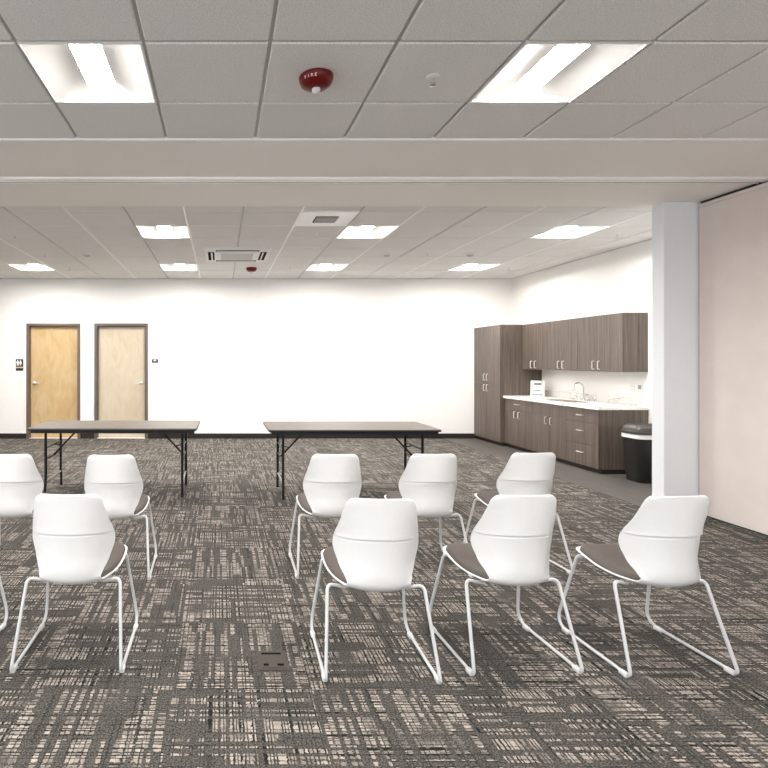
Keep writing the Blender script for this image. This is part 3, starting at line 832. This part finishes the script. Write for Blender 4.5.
# smoke detectors
def make_detector(label):
    r = thing('smoke_detector', label, 'smoke detector', (0, 0, 0), 'domed ceiling detectors')
    MB().lathe([(0, 0), (0.072, 0), (0.072, -0.010), (0.064, -0.020), (0.05, -0.024), (0, -0.024)], n=32).build('base', 'white_metal', r)
    MB().lathe([(0, -0.0235), (0.046, -0.0235), (0.043, -0.035), (0.030, -0.044), (0, -0.048)], n=28).build('sensor_dome', 'lavender', r)
    return r
sd0 = None
for (x, y), lab in (((-1.92, 7.84), 'domed detector on the far ceiling left of the air cassette'),
                    ((2.41, 7.84), 'domed detector just right of the air cassette and lights'),
                    ((3.61, 7.84), 'domed detector nearest the kitchen wall')):
    if sd0 is None: sd0 = make_detector(lab); sd0.location = (x, y, H2)
    else: dup(sd0, (x, y, H2), 0, lab)

# ------------------------------------------------------------------ floor box
x0, x1, y0, y1 = 0.182, 0.326, 2.545, 2.715
r = thing('floor_box', 'taupe floor power box flush in the carpet', 'floor box', ((x0+x1)/2, (y0+y1)/2, 0))
m = MB(); m.box(x0, x1, y0, y1, 0.0005, 0.005, bev=0.002, seg=1); m.build('rim', 'box_brown', r)
m = MB(); m.box(x0+0.012, x1-0.012, y0+0.014, y1-0.012, 0.0045, 0.0075, bev=0.001, seg=1); m.build('lid', 'box_brown', r)
m = MB(); m.box(x0+0.022, x1-0.026, y1-0.040, y1-0.026, 0.007, 0.0082); m.build('slot', 'slot', r)
for a in (x0+0.026, x1-0.052): MB().box(a, a+0.030, y0+0.030, y0+0.048, 0.007, 0.0082).build('latch', 'slot', r)
m = MB(); m.box(x0+0.050, x1-0.053, y0+0.018, y1-0.045, 0.007, 0.0085); m.build('finger_tab', 'box_brown', r)

# ------------------------------------------------------------------ folding tables
def make_table(label):
    r = thing('folding_table', label, 'table', (0, 0, 0), 'long folding tables')
    hx, hy, Z = 0.895, 0.385, 0.745
    MB().loft([rrect(-hx, hx, -hy, hy, Z-0.012, 0.03), rrect(-hx, hx, -hy, hy, Z-0.002, 0.03), rrect(-hx+0.002, hx-0.002, -hy+0.002, hy-0.002, Z, 0.03)]).build('tabletop', 'table_top', r)
    o = MB().loft([rrect(-hx+0.001, hx-0.001, -hy+0.001, hy-0.001, Z-0.024, 0.03), rrect(-hx-0.002, hx+0.002, -hy-0.002, hy+0.002, Z-0.022, 0.032), rrect(-hx-0.002, hx+0.002, -hy-0.002, hy+0.002, Z-0.0125, 0.032)]).build('edge_band', 'table_edge', r)
    # apron rails below the top, set in a little
    m = MB(); i = 0.028
    m.box(-hx+i, hx-i, -hy+i, -hy+i+0.02, Z-0.056, Z-0.0245); m.box(-hx+i, hx-i, hy-i-0.02, hy-i, Z-0.056, Z-0.0245)
    m.box(-hx+i, -hx+i+0.02, -hy+i+0.02, hy-i-0.02, Z-0.056, Z-0.0245); m.box(hx-i-0.02, hx-i, -hy+i+0.02, hy-i-0.02, Z-0.056, Z-0.0245)
    m.build('apron', 'table_edge', r)
    for s in (-1, 1):
        lx = s*0.735
        for t in (-1, 1):
            y = t*0.265
            leg = MB().tube(fillet([(lx, y, Z-0.03), (lx, y, 0.17), (lx, y+t*0.018, 0.13), (lx, y+t*0.018, 0.012)], 0.03), 0.0145, 12).build('leg', 'table_leg', r)
            MB().lathe([(0, 0), (0.017, 0), (0.018, 0.02), (0.0155, 0.025), (0, 0.025)], c=(lx, y+t*0.018, 0), n=14).build('foot_cap', 'table_leg', leg)
        MB().tube([(lx, -0.265, 0.40), (lx, 0.265, 0.40)], 0.008, 8).build('crossbar', 'table_leg', r)
        MB().tube([(lx, -0.265, 0.165), (lx, 0.265, 0.165)], 0.010, 8).build('crossbar', 'grey_bar', r)
        MB().tube([(lx, 0, 0.40), (lx-s*0.30, 0, Z-0.03)], 0.010, 8).tube([(lx, 0.0, 0.395), (lx, 0.0, 0.405)], 0.011, 8).build('brace', 'table_leg', r)
        MB().tube([(lx, 0.02, 0.52), (lx-s*0.10, 0.012, 0.50)], 0.006, 8).tube([(lx, -0.265, 0.52), (lx, 0.265, 0.52)], 0.007, 8).build('lock_arm', 'table_leg', r)
    return r
t1 = make_table('long brown folding table in front of the two doors')
t1.location = (-1.137, 6.10, 0); t1.rotation_euler = (0, 0, math.radians(-0.6))
dup(t1, (1.40, 5.99, 0), 0, 'long brown folding table in front of the blank white wall')

# ------------------------------------------------------------------ chairs
# centre-line of the one-piece shell from the top of the back to the front of the seat: y, z, half width, forward curl of the edges
KEY = [(-0.233, 0.828, 0.151, 0.016), (-0.231, 0.790, 0.158, 0.026), (-0.227, 0.720, 0.176, 0.058), (-0.221, 0.660, 0.192, 0.094),
       (-0.214, 0.600, 0.197, 0.104), (-0.213, 0.530, 0.178, 0.090), (-0.217, 0.460, 0.153, 0.058), (-0.206, 0.415, 0.143, 0.036),
       (-0.168, 0.388, 0.145, 0.022), (-0.105, 0.383, 0.166, 0.020), (-0.030, 0.390, 0.192, 0.016), (0.040, 0.404, 0.208, 0.014),
       (0.110, 0.424, 0.215, 0.012), (0.175, 0.440, 0.212, 0.008), (0.205, 0.442, 0.206, 0.006)]
CUM = [0.0]
for a, b in zip(KEY, KEY[1:]): CUM.append(CUM[-1] + math.hypot(b[0]-a[0], b[1]-a[1]))
TOT = CUM[-1]
def prof(s):
    s = min(max(s, 0.0), TOT)
    i = 0
    while i < len(KEY)-2 and CUM[i+1] < s: i += 1
    t = (s-CUM[i])/(CUM[i+1]-CUM[i]); h = CUM[i+1]-CUM[i]
    out = []
    for k in range(4):
        def tan(q):
            a, b = max(q-1, 0), min(q+1, len(KEY)-1)
            return (KEY[b][k]-KEY[a][k])/(CUM[b]-CUM[a])
        p0, p1, m0, m1 = KEY[i][k], KEY[i+1][k], tan(i)*h, tan(i+1)*h
        out.append((2*t**3-3*t*t+1)*p0 + (t**3-2*t*t+t)*m0 + (-2*t**3+3*t*t)*p1 + (t**3-t*t)*m1)
    return out
S_CR = CUM[3] + 0.014       # the crease across the back
def frame(s):
    a, b = prof(s-0.004), prof(s+0.004)
    ty, tz = b[0]-a[0], b[1]-a[1]; l = math.hypot(ty, tz)
    return -tz/l, ty/l       # normal towards the sitter (y, z)
def sm(x): x = min(max(x, 0), 1); return x*x*(3-2*x)
def shell_pt(s, v, off=0.0):
    y, z, w, c = prof(s)
    for d, r in ((s, 0.034), (TOT-s, 0.050)):
        if d < r: w = w - r + math.sqrt(max(r*r-(r-d)**2, 0.0))
    ny, nz = frame(s)
    f = c*abs(v)**2.3 + off
    # the top panel stands out over the lower back along the crease
    d = S_CR - s
    edge = sm((1.02-abs(v))/0.22)
    if d > -0.0035: f -= 0.0125*sm((d+0.0035)/0.004)*math.exp(-max(d, 0)/0.075)*(0.12+0.88*edge)
    # shallow raised field below it
    if d < -0.012: f -= 0.004*sm((-d-0.012)/0.006)*sm((0.84-abs(v))/0.07)*sm((0.30+d)/0.12)
    z -= 0.026*abs(v)**2.2*math.exp(-((s-S_CR)/0.10)**2)
    return Vector((w*v, y+ny*f, z+nz*f))
def chair_shell():
    ss = [0.0, 0.0015, 0.004, 0.008, 0.014, 0.022, 0.031, 0.040]
    s = 0.055
    while s < TOT-0.055: ss.append(s); s += 0.0135
    ss += [TOT-q for q in (0.055, 0.043, 0.031, 0.020, 0.012, 0.006, 0.002, 0.0)]
    ss += [S_CR+q for q in (-0.006, -0.003, -0.0005, 0.001, 0.0025, 0.0035, 0.005, 0.0115, 0.0135, 0.0155, 0.018)]
    ss = sorted(set(ss))
    vs = [math.sin(PI/2*(-1+2*k/30)) for k in range(31)]
    th = 0.0085
    m = MB()
    A = m.grid([[shell_pt(s, v, 0.0) for v in vs] for s in ss])
    B = m.grid([[shell_pt(s, v, th) for v in vs] for s in ss])
    ni, nj = len(ss), len(vs)
    ring = [(0, j) for j in range(nj)] + [(i, nj-1) for i in range(1, ni)] + [(ni-1, j) for j in range(nj-2, -1, -1)] + [(i, 0) for i in range(ni-2, 0, -1)]
    # rounded rim
    ctr = []
    for k, (i, j) in enumerate(ring):
        p = (A[i][j].co+B[i][j].co)/2
        nrm = (B[i][j].co-A[i][j].co).normalized()
        i0, j0 = ring[k-1]; i1, j1 = ring[(k+1) % len(ring)]
        t = A[i1][j1].co-A[i0][j0].co
        o = t.cross(nrm)
        if o.length > 1e-7: o.normalize()
        # outward: away from the mesh interior
        ii = min(max(i, 3), ni-4); jj = min(max(j, 3), nj-4)
        if o.dot(A[i][j].co-A[ii][jj].co) < 0: o = -o
        ctr.append(m.bm.verts.new(p+o*0.0035))
    n = len(ring)
    for k in range(n):
        k2 = (k+1) % n
        a0, a1 = A[ring[k][0]][ring[k][1]], A[ring[k2][0]][ring[k2][1]]
        b0, b1 = B[ring[k][0]][ring[k][1]], B[ring[k2][0]][ring[k2][1]]
        m.bm.faces.new((a0, a1, ctr[k2], ctr[k])); m.bm.faces.new((ctr[k], ctr[k2], b1, b0))
    return m
def seat_pad():
    s0, s1 = CUM[8]+0.012, TOT-0.008
    m = MB(); ns, nv = 26, 22
    def pt(a, b, top):
        s = s0+(s1-s0)*a; v = (2*b-1)
        d = min(a*(s1-s0), (1-a)*(s1-s0)); e = min(b, 1-b)*2*0.2
        k = min(1.0, d/0.03); k2 = min(1.0, e/0.03)
        hgt = 0.028*math.sqrt(max(0, 1-(1-k)**2))*math.sqrt(max(0, 1-(1-k2)**2))
        # rounded plan outline
        shrink = 0.972
        rr = 0.06
        dd = a*(s1-s0)
        for q in (dd, (1-a)*(s1-s0)):
            if q < rr: shrink *= 1-0.30*(1-math.sqrt(max(0, 1-((rr-q)/rr)**2)))
        return shell_pt(s, v*shrink, 0.0088 + (hgt+0.001 if top else 0.0))
    ga = [0.5-0.5*math.cos(PI*i/ns) for i in range(ns+1)]; gb = [0.5-0.5*math.cos(PI*j/nv) for j in range(nv+1)]
    A = m.grid([[pt(a, b, True) for b in gb] for a in ga])
    B = m.grid([[pt(a, b, False) for b in gb] for a in ga])
    ring = [(0, j) for j in range(nv+1)] + [(i, nv) for i in range(1, ns+1)] + [(ns, j) for j in range(nv-1, -1, -1)] + [(i, 0) for i in range(ns-1, 0, -1)]
    for k in range(len(ring)):
        (i0, j0), (i1, j1) = ring[k], ring[(k+1) % len(ring)]
        m.bm.faces.new((A[i0][j0], A[i1][j1], B[i1][j1], B[i0][j0]))
    return m
def make_chair(label):
    r = thing('sled_chair', label, 'chair', (0, 0, 0), 'white sled base chairs in two rows')
    chair_shell().build('shell', 'shell', r, smooth=60)
    seat_pad().build('seat_pad', 'pad', r, smooth=60)
    R = 0.0078
    for s in (-1, 1):
        pts = [(s*0.070, -0.020, 0.366), (s*0.140, -0.080, 0.371), (s*0.226, -0.110, 0.398), (s*0.255, -0.250, 0.0135), (s*0.255, 0.272, 0.0135), (s*0.206, 0.168, 0.424), (s*0.06, 0.105, 0.402)]
        m = MB().tube(fillet(pts, [0.03, 0.030, 0.022, 0.075, 0.028], 8), R, 12)
        leg = m.build('sled_leg', 'tube', r)
        for y in (-0.207, 0.188):
            MB().box(s*0.255-0.011, s*0.255+0.011, y-0.024, y+0.024, 0.0, 0.0205, bev=0.005).build('glide', 'shell', leg)
    MB().tube([(-0.10, 0.02, 0.370), (0.10, 0.02, 0.370)], R, 10).tube([(-0.075, -0.02, 0.362), (0.075, -0.02, 0.362)], R, 10).build('crossbar', 'tube', r)
    return r
chairs = [
    ((-0.712, 2.755), 0.0, 'white chair in the near row in front of the golden door and the left table'),
    ((0.738, 2.675), -2.0, 'white chair in the near row just right of the floor box'),
    ((1.408, 2.738), 2.0, 'white chair in the near row, second from the beige partition'),
    ((2.112, 2.725), 2.2, 'white chair in the near row closest to the beige partition'),
    ((-1.435, 2.765), 0.0, 'white chair of the near row cut off at the left edge, only a leg showing'),
    ((-1.420, 3.855), 0.5, 'white chair of the far row cut off by the left edge'),
    ((-0.728, 3.820), 1.0, 'white chair of the far row in front of the middle of the left table'),
    ((0.775, 3.850), -1.0, 'white chair of the far row by the left legs of the blank-wall table'),
    ((1.432, 3.860), 1.0, 'white chair of the far row by the right legs of the blank-wall table'),
    ((2.125, 3.905), 2.5, 'white chair of the far row standing nearest the kitchen cabinets'),
]
ch0 = None
for (x, y), a, lab in chairs:
    if ch0 is None:
        ch0 = make_chair(lab); ch0.location = (x, y, 0); ch0.rotation_euler = (0, 0, math.radians(a))
    else: dup(ch0, (x, y, 0), math.radians(a), lab)

# ------------------------------------------------------------------ daylight through the rear windows and the added side window
w = bpy.data.worlds.new('World'); S.world = w; w.use_nodes = True
bg = w.node_tree.nodes['Background']; bg.inputs[0].default_value = (0.90, 0.95, 1.0, 1); bg.inputs[1].default_value = 1.5
for k, (a, b) in enumerate(WN):
    l = bpy.data.lights.new('window_portal', 'AREA'); l.shape = 'RECTANGLE'; l.size = b-a; l.size_y = WZ[1]-WZ[0]
    l.cycles.is_portal = True
    o = bpy.data.objects.new('window_portal', l); C.objects.link(o)
    o.location = ((a+b)/2, YR-0.02, sum(WZ)/2); o.rotation_euler = (PI/2, 0, 0)
l = bpy.data.lights.new('window_portal', 'AREA'); l.shape = 'RECTANGLE'; l.size = WL[1]-WL[0]; l.size_y = WZ[1]-WZ[0]
l.cycles.is_portal = True
o = bpy.data.objects.new('window_portal', l); C.objects.link(o)
o.location = (XL-0.01, sum(WL)/2, sum(WZ)/2); o.rotation_euler = (PI/2, 0, -PI/2)

# ------------------------------------------------------------------ camera
cam = bpy.data.cameras.new('Camera'); co = bpy.data.objects.new('Camera', cam); C.objects.link(co)
cam.sensor_width = 36; cam.sensor_fit = 'HORIZONTAL'
cam.lens = 543/768*36
cam.shift_x = (384-220)/768; cam.shift_y = -(384-361.5)/768
cam.clip_start = 0.05
co.location = (0, 0, CAM_Z); co.rotation_euler = (PI/2, 0, 0)
S.camera = co
S.view_settings.view_transform = 'Standard'; S.view_settings.look = 'None'; S.view_settings.gamma = 1
S.view_settings.use_curve_mapping = False
S.view_settings.exposure = 1.40
S.cycles.max_bounces = 10; S.cycles.diffuse_bounces = 8; S.cycles.sample_clamp_indirect = 8
S.cycles.use_denoising = True
